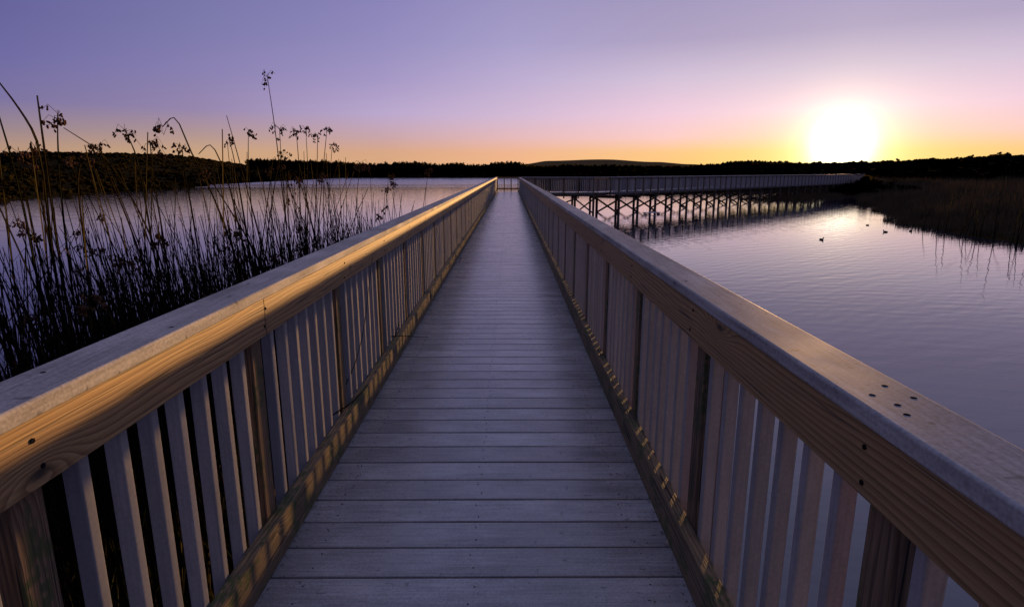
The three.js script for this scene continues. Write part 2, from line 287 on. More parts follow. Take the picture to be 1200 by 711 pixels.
// ------------------------------------------------------------------ main boardwalk
const XL = -0.899, XR = 0.653, END = 45.85, PITCH = 1.09, SLOT = PITCH / 8;
{
  const R = rng(17);
  const walk = thing('boardwalk', 'straight grey plank boardwalk running out over the water', 'boardwalk');
  const x0 = XL - 0.042, x1 = XR + 0.042, L = x1 - x0, xc = (x0 + x1) / 2, board = 0.1832, gap = 0.0105;
  const geos = Array.from({ length: 9 }, (_, i) => bar(L - 0.002 * (i % 3), 0.038, board - gap - 0.0008 * (i % 4), 0.0035, 2, i * 0.37, i * 0.19));
  const first = 1.985 - 0.1832 * 17;                    // a joint falls 1.985 m ahead of the camera
  let n = 0; for (let d = first; d < END - 0.1; d += board) { part('plank', geos[Math.floor(R() * 9)], M.deck[Math.floor(R() * 6)], walk, [xc + (R() - 0.5) * 0.003, -0.019 + (R() - 0.5) * 0.0016, -(d + board / 2)], [(R() - 0.5) * 0.004, 0, (R() - 0.5) * 0.0012]); n++; }
  // screw heads let into the planks
  const sg = [], one = new THREE.CylinderGeometry(0.003, 0.003, 0.004, 8);
  for (let d = first; d < 16; d += board) for (const x of [XL + 0.13, xc - 0.02, XR - 0.14]) for (const o of [0.045, 0.135]) sg.push(one.clone().translate(x + (R() - 0.5) * 0.03, -0.0002, -(d + o + (R() - 0.5) * 0.02)));
  tag(part('screw_heads', mergeGeometries(sg), M.screw, walk), 'dark screw heads in the planks', null, null, 'stuff');
  // frame below: joists, rims, piles with beams
  const len = END + 1.1, zc = -(END - 1.1) / 2;
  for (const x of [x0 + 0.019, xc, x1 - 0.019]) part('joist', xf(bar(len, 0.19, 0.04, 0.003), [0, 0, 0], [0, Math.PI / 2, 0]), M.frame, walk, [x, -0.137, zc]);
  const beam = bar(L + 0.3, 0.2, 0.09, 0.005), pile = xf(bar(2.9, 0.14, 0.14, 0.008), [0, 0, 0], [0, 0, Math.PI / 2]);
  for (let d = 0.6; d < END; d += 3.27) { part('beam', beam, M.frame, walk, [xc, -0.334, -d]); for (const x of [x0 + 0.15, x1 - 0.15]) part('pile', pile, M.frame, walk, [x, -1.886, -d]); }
}

// railings run along local x; the walk lies on the local z side given by s
function railing(o) {
  const { label, group, pos, turn, s, posts, capJoints, detail, seed } = o, R = rng(seed);
  const g = thing('railing', label, 'railing', pos, turn, group);
  const PB = o.drop ?? 0.3;
  const pg = [0, 1, 2, 3].map((i) => xf(bar(1.039 + PB, 0.089, 0.089, 0.006, 1, i * 0.7, i * 0.23), [0, 0, 0], [0, 0, Math.PI / 2]));
  const bl = 1.039 + Math.min(PB, 0.16), bg = [0, 1, 2, 3].map((i) => xf(bar(bl, 0.036, 0.042, 0.006, detail ? 2 : 1, i * 0.31, i * 0.17), [0, 0, 0], [0, 0, Math.PI / 2]));
  const zp = -s * (0.054 + 0.0445), zb = -s * (0.0545 + 0.021);
  const far = [];
  posts.forEach((x, i) => {
    part('post', pg[Math.floor(R() * 4)], M.post[Math.floor(R() * 4)], g, [x - 0.0445, (1.039 - PB) / 2, zp]);
    if (i === posts.length - 1) return;
    const nx = posts[i + 1], k = Math.round((nx - x) / SLOT);
    for (let j = 1; j < k; j++) {
      const bx = x + ((nx - x) * j) / k - 0.018, y = 1.039 - bl / 2 - 0.001, rz = (R() - 0.5) * 0.011, dx = (R() - 0.5) * 0.009;
      if (detail) part('baluster', bg[Math.floor(R() * 4)], M.baluster[Math.floor(R() * 4)], g, [bx + dx, y, zb - s * R() * 0.003], [(R() - 0.5) * 0.004, (R() - 0.5) * 0.05, rz]);
      else far.push(bg[Math.floor(R() * 4)].clone().translate(bx + dx, y, zb));
    }
  });
  if (far.length) tag(part('balusters', mergeGeometries(far), M.baluster[0], g), 'row of slim grey balusters', null, null, 'stuff');
  const a = posts[0] - 0.089, b = posts[posts.length - 1];
  const cuts = (js) => { const c = [a, ...js.filter((j) => j > a + 0.4 && j < b - 0.4), b]; return c.slice(1).map((q, i) => [c[i] + (i ? 0.0025 : 0), q - 0.0025]); };
  cuts(capJoints).forEach(([p, q], i) => part('cap_board', bar(q - p, 0.038, 0.146, 0.007, 3, R() * 9, R() * 3), M.cap[i % 4], g, [(p + q) / 2, 1.061 + (detail ? 0 : (R() - 0.5) * 0.003), -s * 0.073]));
  const rj = posts.filter((_, i) => i % 4 === (o.railShift ?? 2)).map((x) => x - 0.045);
  cuts(rj).forEach(([p, q], i) => part('rail_board', bar(q - p, 0.138, 0.043, 0.004, 2, o.railU?.[i] ?? R() * 9, o.railV?.[i] ?? R() * 3), M.wood[i % 4], g, [(p + q) / 2, 0.971, -s * 0.0315], [0, 0, (R() - 0.5) * 0.0008]));
  const cj = posts.filter((_, i) => i % 4 === (o.curbShift ?? 1)).map((x) => x - 0.045);
  if (!o.noCurb) cuts(cj).forEach(([p, q], i) => part('kick_board', bar(q - p, 0.163, 0.052, 0.007, 2, R() * 9, R() * 3), M.curb[i % 4], g, [(p + q) / 2, 0.0835, -s * 0.027]));
  if (detail && o.screws) for (const [x, z] of o.screws) part('screw', new THREE.CylinderGeometry(0.006, 0.006, 0.004, 10), M.screw, g, [x, 1.0782, -s * z]);
  if (detail) { // nail heads on the rail boards at the posts
    const ng = new THREE.CylinderGeometry(0.0055, 0.0055, 0.004, 8);
    posts.slice(0, 9).forEach((x) => { for (const y of [0.935, 1.005]) part('nail', ng, M.screw, g, [x - 0.045 + (R() - 0.5) * 0.03, y + (R() - 0.5) * 0.014, s * -0.0095], [Math.PI / 2, 0, 0]); });
  }
  return g;
}
const run = (a, n) => Array.from({ length: n }, (_, i) => a + PITCH * i);
const joints = (a) => Array.from({ length: 14 }, (_, i) => a + 4.88 * i);
railing({ label: 'boardwalk railing between the reeds and the planks, its timber rail glowing gold', pos: [XL, 0, 0], turn: Math.PI / 2, s: 1, posts: run(0.025, 43), capJoints: joints(4.4), detail: true, seed: 3, railU: [0.3, 2.1], railV: [0.02, 0.31], screws: [[0.98, 0.04], [1.22, 0.1], [1.6, 0.035], [2.25, 0.1], [4.34, 0.04], [4.46, 0.05]] });
railing({ label: 'boardwalk railing on the open water side, its inner face in shade', pos: [XR, 0, 0], turn: Math.PI / 2, s: -1, posts: run(0.025 - 0.055, 41), capJoints: joints(5.3 - 4.88 * 2), detail: true, seed: 4, railShift: 0, curbShift: 3, screws: [[0.985, 0.05], [1.03, 0.062], [1.08, 0.045], [1.065, 0.115], [1.13, 0.1], [0.72, 0.06], [2.3, 0.04], [3.4, 0.1]] });

{ // open end railing across the head of the walk
  const g = thing('end_railing', 'open two bar railing without balusters closing the end of the planks', 'railing', [(XL + XR) / 2, 0, -END - 0.06]);
  const pg = xf(bar(1.04, 0.07, 0.07, 0.005), [0, 0, 0], [0, 0, Math.PI / 2]);
  for (const x of [-0.78, -0.26, 0.26, 0.78]) part('post', pg, M.post[0], g, [x, 0.52, 0]);
  part('rail_board', bar(1.72, 0.1, 0.06, 0.005), M.wood[1], g, [0, 1.02, 0.067]);
  part('rail_board', bar(1.72, 0.09, 0.05, 0.005), M.wood[2], g, [0, 0.2, 0.062]);
}

// ------------------------------------------------------------------ branch boardwalk: a short square leg, then a long diagonal to the marsh
const near1 = 43.7, far1 = 45.85, HEAD = Math.PI / 4, SL = 66;
{
  const b = thing('branch_boardwalk', 'raised side boardwalk on braced piles crossing the water towards the marsh', 'boardwalk');
  // square leg
  const deckGeo = [], R = rng(71);
  for (let x = XR + 0.06; x < 7.0; x += 0.1832) deckGeo.push(bar(far1 - near1 - 0.1, 0.038, 0.177, 0.004).rotateY(Math.PI / 2).translate(x + 0.09, -0.019, -(near1 + far1) / 2));
  tag(part('leg_planks', mergeGeometries(deckGeo), M.deck[1], b), 'planks of the short leg', null, null, 'stuff');
  for (const d of [near1 + 0.06, far1 - 0.06]) part('rim_joist', bar(6.3, 0.24, 0.05, 0.004), M.frame, b, [XR + 0.08 + 3.15, -0.16, -d]);
  const pileG = (h) => xf(bar(h, 0.15, 0.15, 0.01), [0, 0, 0], [0, 0, Math.PI / 2]);
  const pl = pileG(2.9);
  for (const x of [1.9, 4.75, 6.1]) {
    for (const d of [near1 + 0.16, far1 - 0.16]) part('pile', pl, M.frame, b, [x, -1.73, -d]);
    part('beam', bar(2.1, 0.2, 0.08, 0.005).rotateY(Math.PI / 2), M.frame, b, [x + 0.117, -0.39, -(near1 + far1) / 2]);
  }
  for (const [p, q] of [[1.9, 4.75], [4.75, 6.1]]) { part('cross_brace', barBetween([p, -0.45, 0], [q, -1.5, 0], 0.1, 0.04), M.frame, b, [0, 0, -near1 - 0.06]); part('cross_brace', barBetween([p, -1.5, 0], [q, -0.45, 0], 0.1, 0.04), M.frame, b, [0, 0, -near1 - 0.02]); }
  // diagonal leg
  const cx = Math.sin(HEAD), cz = -Math.cos(HEAD);            // heading
  const ox = 6.55, oz = -45.0;
  const pt = (u, v) => [ox + cx * u - cz * v, oz + cz * u + cx * v];       // u along, v to its right (towards the viewer)
  const geo2 = [];
  for (let u = -0.5; u < SL; u += 0.1832) { const [x, z] = pt(u, 0); geo2.push(bar(1.86, 0.038, 0.177, 0.004).rotateY(HEAD === 0 ? 0 : -Math.PI / 4).translate(x, -0.0195 - (u < 1.6 ? 0.004 : 0), z)); }
  tag(part('diagonal_planks', mergeGeometries(geo2), M.deck[2], b), 'planks of the long diagonal leg', null, null, 'stuff');
  for (const v of [-0.9, 0.9]) { const [x, z] = pt(SL / 2 + 0.6, v); part('rim_joist', bar(SL - 1.2, 0.24, 0.05, 0.004), M.frame, b, [x, -0.163, z], [0, Math.PI / 4, 0]); }
  const w = 1.02;
  for (let u = 1.3, k = 0; u < SL; u += 2.55, k++) {
    const [ax, az] = pt(u, -w), [bx, bz] = pt(u, w), f = 0.09;
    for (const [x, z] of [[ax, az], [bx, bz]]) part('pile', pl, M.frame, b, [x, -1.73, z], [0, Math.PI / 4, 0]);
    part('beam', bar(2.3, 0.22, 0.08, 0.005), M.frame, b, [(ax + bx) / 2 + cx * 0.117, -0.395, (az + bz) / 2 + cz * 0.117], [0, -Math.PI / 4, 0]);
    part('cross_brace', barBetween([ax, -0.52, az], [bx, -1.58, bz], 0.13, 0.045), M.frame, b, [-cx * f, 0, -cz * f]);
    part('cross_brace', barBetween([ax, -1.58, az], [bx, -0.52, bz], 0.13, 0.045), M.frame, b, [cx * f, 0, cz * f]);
  }
  const LG = 'railings of the side boardwalk';
  railing({ label: 'short railing of the square leg joining the two walks', pos: [XR + 0.11, 0, -near1], turn: 0, s: -1, posts: [0.09, 1.1, 2.15, 3.2, 4.25, 5.34], capJoints: [], detail: false, seed: 21, drop: 0.42, group: LG, noCurb: true });
  railing({ label: 'back railing of the square leg beside the end railing', pos: [XR + 0.2, 0, -far1], turn: 0, s: 1, posts: [0.1, 1.15, 2.2, 3.25, 4.3, 5.2], capJoints: [], detail: false, seed: 22, group: LG, noCurb: true });
  const nP = Math.floor((SL - 1) / PITCH);
  const p1 = pt(0.1, 0.93), p2 = pt(0.2, -0.93);
  railing({ label: 'long railing of the diagonal walk above the braced piles', pos: [p1[0], 0, p1[1]], turn: Math.PI / 4, s: -1, posts: run(0.1, nP), capJoints: joints(3), detail: false, seed: 23, group: LG, noCurb: true });
  railing({ label: 'back railing of the diagonal walk, seen through the nearer one', pos: [p2[0], 0, p2[1]], turn: Math.PI / 4, s: 1, posts: run(0.1, nP), capJoints: joints(3), detail: false, seed: 24, group: LG, noCurb: true });
}
for (const [x, z, l, t, label] of [[10.55, -44.6, 1.3, 0.05, 'pale floating platform on the water before the braced piles'], [28.7, -70.5, 1.2, 0.2, 'pale floating platform lying off the far stretch of piles'], [26.6, -68.6, 1.1, -0.1, 'weathered brown float beside the far pale platform']]) {
  const f = thing('float_platform', label, 'float', [x, WATER, z], t, 'floats by the side boardwalk');
  for (let k = 0; k < 3; k++) part('board', bar(l, 0.035, 0.13, 0.004), k < 3 && label.startsWith('pale') ? M.pale : M.curb[k], f, [0, 0.11, -0.14 + k * 0.14]);
  for (const q of [-0.38, 0.38]) part('pontoon', tube([[q * l, 0.02, -0.2], [q * l, 0.02, 0.2]], [0.072, 0.072], 8), M.frame, f);
}

// ------------------------------------------------------------------ reeds beside the walk
function spline(ps, n) { const c = new THREE.CatmullRomCurve3(ps.map((p) => new THREE.Vector3(...p))); return c.getPoints(n).map((v) => [v.x, v.y, v.z]); }
function seedHead(R, size) { // loose one-sided cluster of spikelets on drooping rays of unequal length
  const gs = [], n = Math.round(6 + 6 * R()), spike = new THREE.SphereGeometry(1, 5, 4), a0 = R() * 6.283;
  for (let i = 0; i < n; i++) {
    const a = a0 + (R() - 0.5) * 4.4, l = size * (0.35 + 1.05 * R()), base = -size * 0.9 * R() * R(), up = R() * 1.0 - 0.1, x = Math.cos(a) * l * 0.8, z = Math.sin(a) * l * 0.8, y1 = base + up * l * 0.6, y2 = y1 - l * (0.1 + 0.75 * R());
    gs.push(tube([[0, base, 0], [x * 0.55, y1, z * 0.55], [x, y2, z]], [0.0024, 0.002, 0.0016], 3));
    const m = 2 + Math.floor(R() * 3);
    for (let k = 0; k < m; k++) { const f = 0.55 + 0.45 * R(); gs.push(spike.clone().scale(0.007 + 0.004 * R(), 0.013 + 0.009 * R(), 0.007 + 0.004 * R()).rotateZ((R() - 0.5) * 1.8).rotateX((R() - 0.5) * 1.8).translate(x * f + (R() - 0.5) * 0.034, lerp(y1, y2, f) + (R() - 0.6) * 0.04, z * f + (R() - 0.5) * 0.034)); }
  }
  return mergeGeometries(gs.map((g) => (g.index ? g.toNonIndexed() : g)).map((g) => { const q = new THREE.BufferGeometry(); q.setAttribute('position', g.attributes.position); q.setAttribute('normal', g.attributes.normal); q.setAttribute('uv', g.attributes.uv); return q; }));
}
const REEDS = 'bulrushes beside the railing';
const heroes = [  // seed-head size, then points from the tip down
  [2, [-2.87, 2.61, -7.5], [-2.83, 2.01, -7.5], [-2.79, 0.88, -7.5]], [0, [-3.24, 2.07, -4], [-3.13, 1.89, -4], [-3.05, 1.69, -4], [-3.07, 0.94, -4]],
  [2, [-3.61, 1.95, -5], [-3.65, 1.69, -5], [-3.7, 1.09, -5]], [0, [-3.58, 1.84, -5], [-3.31, 1.64, -5], [-3.13, 1.33, -5], [-2.95, 0.8, -5]],
  [1, [-3.98, 1.75, -6], [-3.92, 1.46, -6], [-3.8, 1.01, -6]], [1, [-3.46, 1.86, -5.6], [-3.39, 1.62, -5.6], [-3.36, 1.12, -5.6]],
  [2, [-3.6, 1.77, -6.2], [-3.61, 1.42, -6.2], [-3.59, 0.9, -6.2]], [2, [-3.12, 1.89, -5.6], [-3.01, 1.97, -5.6], [-2.89, 1.67, -5.6], [-2.66, 1.04, -5.6]],
  [0, [-3.17, 2.11, -7], [-3.09, 1.69, -7], [-2.94, 0.82, -7]], [1, [-3.36, 2.02, -8], [-3.4, 1.61, -8], [-3.42, 0.84, -8]],
  [2, [-2.96, 2.04, -8], [-2.97, 1.56, -8], [-2.97, 0.73, -8]], [1, [-3.09, 2.08, -9], [-3.09, 1.51, -9], [-3.14, 0.63, -9]],
  [1, [-3.08, 2.14, -9.4], [-3.1, 1.51, -9.4], [-3.21, 0.59, -9.4]], [1, [-2.97, 2.05, -9.6], [-3.03, 1.38, -9.6], [-3.14, 0.44, -9.6]],
  [1, [-2.64, 2.11, -9], [-2.74, 1.51, -9], [-2.89, 0.5, -9]], [1, [-2.87, 1.91, -10], [-2.95, 1.3, -10], [-3.05, 0.39, -10]],
  [0, [-3, 1.97, -4], [-3.01, 1.64, -4], [-3.03, 0.77, -4]], [0, [-2.86, 1.83, -3.5], [-2.82, 1.48, -3.5], [-2.8, 0.86, -3.5]],
  [1, [-3.61, 1.62, -5.2], [-3.67, 1.4, -5.2], [-3.7, 0.92, -5.2]], [1, [-3.98, 1.65, -5], [-3.98, 1.33, -5], [-3.95, 0.8, -5]],
  [1, [-3.99, 1.7, -5.2], [-4.01, 1.36, -5.2], [-4, 0.78, -5.2]], [1, [-3.18, 1.73, -6], [-3.18, 1.5, -6], [-3.15, 1.01, -6]],
  [0, [-3.53, 1.69, -7], [-3.39, 1.79, -7], [-3.26, 1.5, -7], [-3.15, 0.82, -7]], [0, [-1.95, 1.28, -8.4], [-2.21, 0.75, -8.4], [-2.44, 0.08, -8.4]],
  [0, [-2.08, 1.08, -8.6], [-2.23, 0.55, -8.6], [-2.39, 0.05, -8.6]], [0, [-2.03, 0.66, -9], [-2.13, 0.24, -9], [-2.21, -0.15, -9]],
  [0, [-1.77, 1.15, -10], [-1.83, 0.75, -10], [-1.9, 0.25, -10]], [0, [-2.04, 0.68, -9.6], [-2.08, 0.3, -9.6], [-2.11, -0.05, -9.6]],
  [1, [-3.35, 1.9, -7.4], [-3.31, 1.61, -7.4], [-3.26, 0.99, -7.4]], [1, [-3.23, 1.5, -6.5], [-3.06, 1.19, -6.5], [-2.77, 0.59, -6.5]], [1, [-3.14, 1.76, -8.5], [-3.27, 1.33, -8.5], [-3.47, 0.44, -8.5]],
];
const RL = {
  arch: 'tall brown bulrush stalk arching over at its tip beside the railing',
  head: 'tall bulrush stalk topped by a drooping seed cluster against the sky',
  bare: 'tall bare bulrush stalk reaching above the railing without seeds',
};
function stalkLabel(snapped, head, pts, r0) {
  const t = pts[2], tilt = (t[0] - pts[0][0]) / (t[1] - pts[0][1]), way = tilt > 0.03 ? 'leaning towards the railing' : tilt > -0.1 ? 'standing upright in the thicket by the railing' : tilt > -0.26 ? 'leaning towards the open lake' : 'leaning steeply out over the lake';
  const size = r0 > 0.0085 ? 'thick' : 'thin', tall = t[1] > 0.95 ? 'tall' : 'short';
  return snapped ? `${size} ${tall} bulrush stalk snapped and folded over, ${way}` : head ? `${size} ${tall} bulrush stalk with a seed cluster, ${way}` : `${size} ${tall} bare bulrush stalk ${way}`;
}
function stalk(ps, r0, headSize, label, mat, R) { // points from base to tip
  const base = ps[0], g = thing('bulrush_stalk', label, 'reed', base, 0, REEDS);
  const loc = ps.map((p) => [p[0] - base[0], p[1] - base[1], p[2] - base[2]]), n = loc.length;
  part('stem', tube(loc, loc.map((_, i) => r0 * (1 - 0.6 * (i / (n - 1)))), 5), mat, g);
  if (headSize) { const tip = loc[n - 1]; part('seed_head', seedHead(R, headSize), M.seed, g, tip); }
}
{
  const R = rng(29);
  for (const [h, ...pts] of heroes) {
    const p = pts.slice().reverse(), q = p[0], dir = [(q[0] - p[1][0]), (q[1] - p[1][1]), 0], k = (q[1] + 1.62) / -dir[1] * 0.7;
    const base = [q[0] + clamp(dir[0] * k, -0.5, 0.5), -1.62, q[2] + (R() - 0.5) * 0.3];
    const arch = pts.length === 4 && pts[0][1] < pts[1][1] + 0.25;
    stalk(spline([base, ...p], 12), 0.0085 + 0.003 * R(), h ? 0.075 + 0.035 * h : 0, arch ? RL.arch : h ? RL.head : RL.bare, M.reed[Math.floor(R() * 3)], R);
  }
  let made = 0;
  while (made < 262) {
    const D = 1.6 + 9.8 * Math.pow(R(), 0.75), w = 1.35 + 4.4 * Math.pow(R(), 0.8), x = -w - (D < 4 ? 0.3 : 0);
    if (D > 8.5 && x < -4.6) continue;
    const lean = (D < 6.5 ? -0.16 - 0.22 * R() : -0.05 - 0.12 * R()) + (R() < 0.36 ? 0.5 * R() : 0), len = (R() < 0.45 ? 2.45 : 1.8) + 0.95 * R(), bend = (R() - 0.5) * 0.35, lz = (R() - 0.5) * 0.3;
    const y0 = -1.62, pts = [[x, y0, -D], [x + lean * len * 0.4, y0 + len * 0.5, -D + lz * 0.4], [x + lean * len + bend * 0.3, y0 + len * 0.96, -D + lz]];
    if (pts[2][0] > -1.15 || pts[1][0] > -1.15) continue;
    const snapped = R() < 0.1; if (snapped) pts.push([pts[2][0] - 0.35 + 0.5 * R() - 0.1, pts[2][1] - 0.3 - 0.3 * R(), pts[2][2] + 0.2]);
    if (pts[pts.length - 1][0] > -1.12) continue;
    const head = !snapped && R() < 0.3;
    const r0 = 0.006 + 0.0045 * R();
    stalk(snapped ? [...spline(pts.slice(0, 3), 5), pts[3]] : spline(pts, 7), r0, head ? 0.07 + 0.05 * R() : 0, stalkLabel(snapped, head, pts, r0), M.reed[Math.floor(R() * 4)], R);
    made++;
  }
  // dense lower growth: nobody could count it
  const blades = [];
  for (let i = 0; i < 30; i++) { const x = (R() - 0.5) * 0.55, z = (R() - 0.5) * 0.55, l = 0.5 + 1.25 * R(), a = R() * 6.283, t = 0.5 * R() * l; blades.push(tube([[x, 0, z], [x + Math.cos(a) * t * 0.35, l * 0.6, z + Math.sin(a) * t * 0.35], [x + Math.cos(a) * t, l * 0.97, z + Math.sin(a) * t]], [0.006, 0.005, 0.002], 3)); }
  const cl = mergeGeometries(blades), N = 300, im = new THREE.InstancedMesh(cl, M.reed[2], N), mt = new THREE.Matrix4(), e = new THREE.Euler(), q = new THREE.Quaternion();
  for (let i = 0; i < N; i++) {
    let x, D; do { D = -1.2 + 12.6 * R(); x = -1.5 - 5.6 * Math.pow(R(), 1.3); } while ((x + 4) ** 2 / 16 + (D - 4.5) ** 2 / 50 > 1.05);
    q.setFromEuler(e.set((R() - 0.5) * 0.2, R() * 6.283, (R() - 0.5) * 0.2)); const s = 0.75 + 0.5 * R();
    mt.compose(new THREE.Vector3(x, -1.66, -D), q, new THREE.Vector3(s * 0.75, s, s * 0.75)); im.setMatrixAt(i, mt);
  }
  im.name = 'reed_undergrowth'; tag(im, 'dense dark lower reed growth below the tall stalks', 'reeds', null, 'stuff'); scene.add(im);
  const mid = [];
  for (let i = 0; i < 11; i++) { const x = (R() - 0.5) * 0.9, z = (R() - 0.5) * 0.9, l = 1.5 + 1.35 * R(), t = -0.14 * l * (0.3 + 1.4 * R()) + (R() < 0.25 ? 0.5 * R() : 0), t2 = (R() - 0.5) * 0.3; mid.push(tube([[x, 0, z], [x + t * 0.4, l * 0.5, z + t2 * 0.4], [x + t, l, z + t2]], [0.0065, 0.0058, 0.003], 4)); }
  const N2 = 235, im2 = new THREE.InstancedMesh(mergeGeometries(mid), M.reed[0], N2);
  for (let i = 0; i < N2; i++) {
    let x, D; do { D = 1 + 10.4 * Math.pow(R(), 0.8); x = -1.95 - 4.2 * Math.pow(R(), 1.2); } while ((x + 3.6) ** 2 / 12 + (D - 5.5) ** 2 / 38 > 1.05);
    q.setFromEuler(e.set((R() - 0.5) * 0.1, (R() - 0.5) * 1.6, (R() - 0.5) * 0.42)); const sc = 0.8 + 0.4 * R();
    mt.compose(new THREE.Vector3(x, -1.66, -D), q, new THREE.Vector3(sc, sc, sc)); im2.setMatrixAt(i, mt);
  }
  im2.name = 'reed_thicket'; tag(im2, 'crowded mid height stalks filling the reed bed by the railing', 'reeds', null, 'stuff'); scene.add(im2);
  // broken reeds pushed through the balusters
  const fl = (ps, r, label, mat) => { const g = thing('broken_reed', label, 'reed', ps[0], 0, 'broken reeds caught in the railing'); part('stem', tube(spline(ps.map((p) => [p[0] - ps[0][0], p[1] - ps[0][1], p[2] - ps[0][2]]), 8), Array.from({ length: 9 }, (_, i) => r * (1 - 0.6 * i / 8)), 5), mat, g); };
  fl([[-1.5, 0.2, -4.62], [-0.93, 0.2, -4.66], [-0.66, 0.18, -4.69]], 0.005, 'dark broken reed jutting flat over the kick board', M.reed[2]);
  fl([[-1.3, 0.12, -2.6], [-0.92, 0.2, -3.2], [-0.89, 0.19, -3.6]], 0.005, 'dark broken reed lying along the kick board', M.reed[2]);
  fl([[-1.2, -0.1, -3.0], [-0.94, 0.35, -3.45], [-0.9, 0.95, -3.9]], 0.004, 'thin dark reed leaning up against the balusters', M.reed[2]);
}

// ------------------------------------------------------------------ marsh and scrub
function instanced(name, geo, mat, places, label, category) {
  const im = new THREE.InstancedMesh(geo, mat, places.length), m = new THREE.Matrix4(), q = new THREE.Quaternion(), e = new THREE.Euler();
  places.forEach(([x, y, z, s, sy, r], i) => { q.setFromEuler(e.set(0, r, 0)); m.compose(new THREE.Vector3(x, y, z), q, new THREE.Vector3(s, sy, s)); im.setMatrixAt(i, m); });
  im.name = name; tag(im, label, category, null, 'stuff'); scene.add(im); return im;
}
function leafCloud(R, n, size, shape) { // many small leaf faces spread through a crown
  const P = [], N = [];
  for (let i = 0; i < n; i++) {
    const [x, y, z] = shape(R), s = size * (0.5 + R()), a = R() * 6.283, b = (R() - 0.5) * 2.6, u = new THREE.Vector3(Math.cos(a), Math.sin(b) * 0.6, Math.sin(a)).normalize(), v = new THREE.Vector3(R() - 0.5, 0.6 + R() * 0.6, R() - 0.5).normalize();
    const p = new THREE.Vector3(x, y, z), c = [p.clone().addScaledVector(u, -s), p.clone().addScaledVector(v, s * 0.9), p.clone().addScaledVector(u, s), p.clone().addScaledVector(v, -s * 0.7)], nn = u.clone().cross(v).normalize();
    for (const k of [0, 1, 2, 0, 2, 3]) { P.push(c[k].x, c[k].y, c[k].z); N.push(nn.x, nn.y, nn.z); }
  }
  const g = new THREE.BufferGeometry(); g.setAttribute('position', new THREE.Float32BufferAttribute(P, 3)); g.setAttribute('normal', new THREE.Float32BufferAttribute(N, 3)); g.setAttribute('uv', new THREE.Float32BufferAttribute(new Float32Array(P.length / 3 * 2), 2)); return g;
}
const blob = (rx, ry, cy, lumps) => (R) => { const [lx, ly, lz, lr] = lumps[Math.floor(R() * lumps.length)]; const a = R() * 6.283, c = R() * 2 - 1, s = Math.sqrt(1 - c * c), r = lr * Math.pow(R(), 0.42); return [lx * rx + r * rx * s * Math.cos(a), cy + ly * ry + r * ry * c, lz * rx + r * rx * s * Math.sin(a)]; };
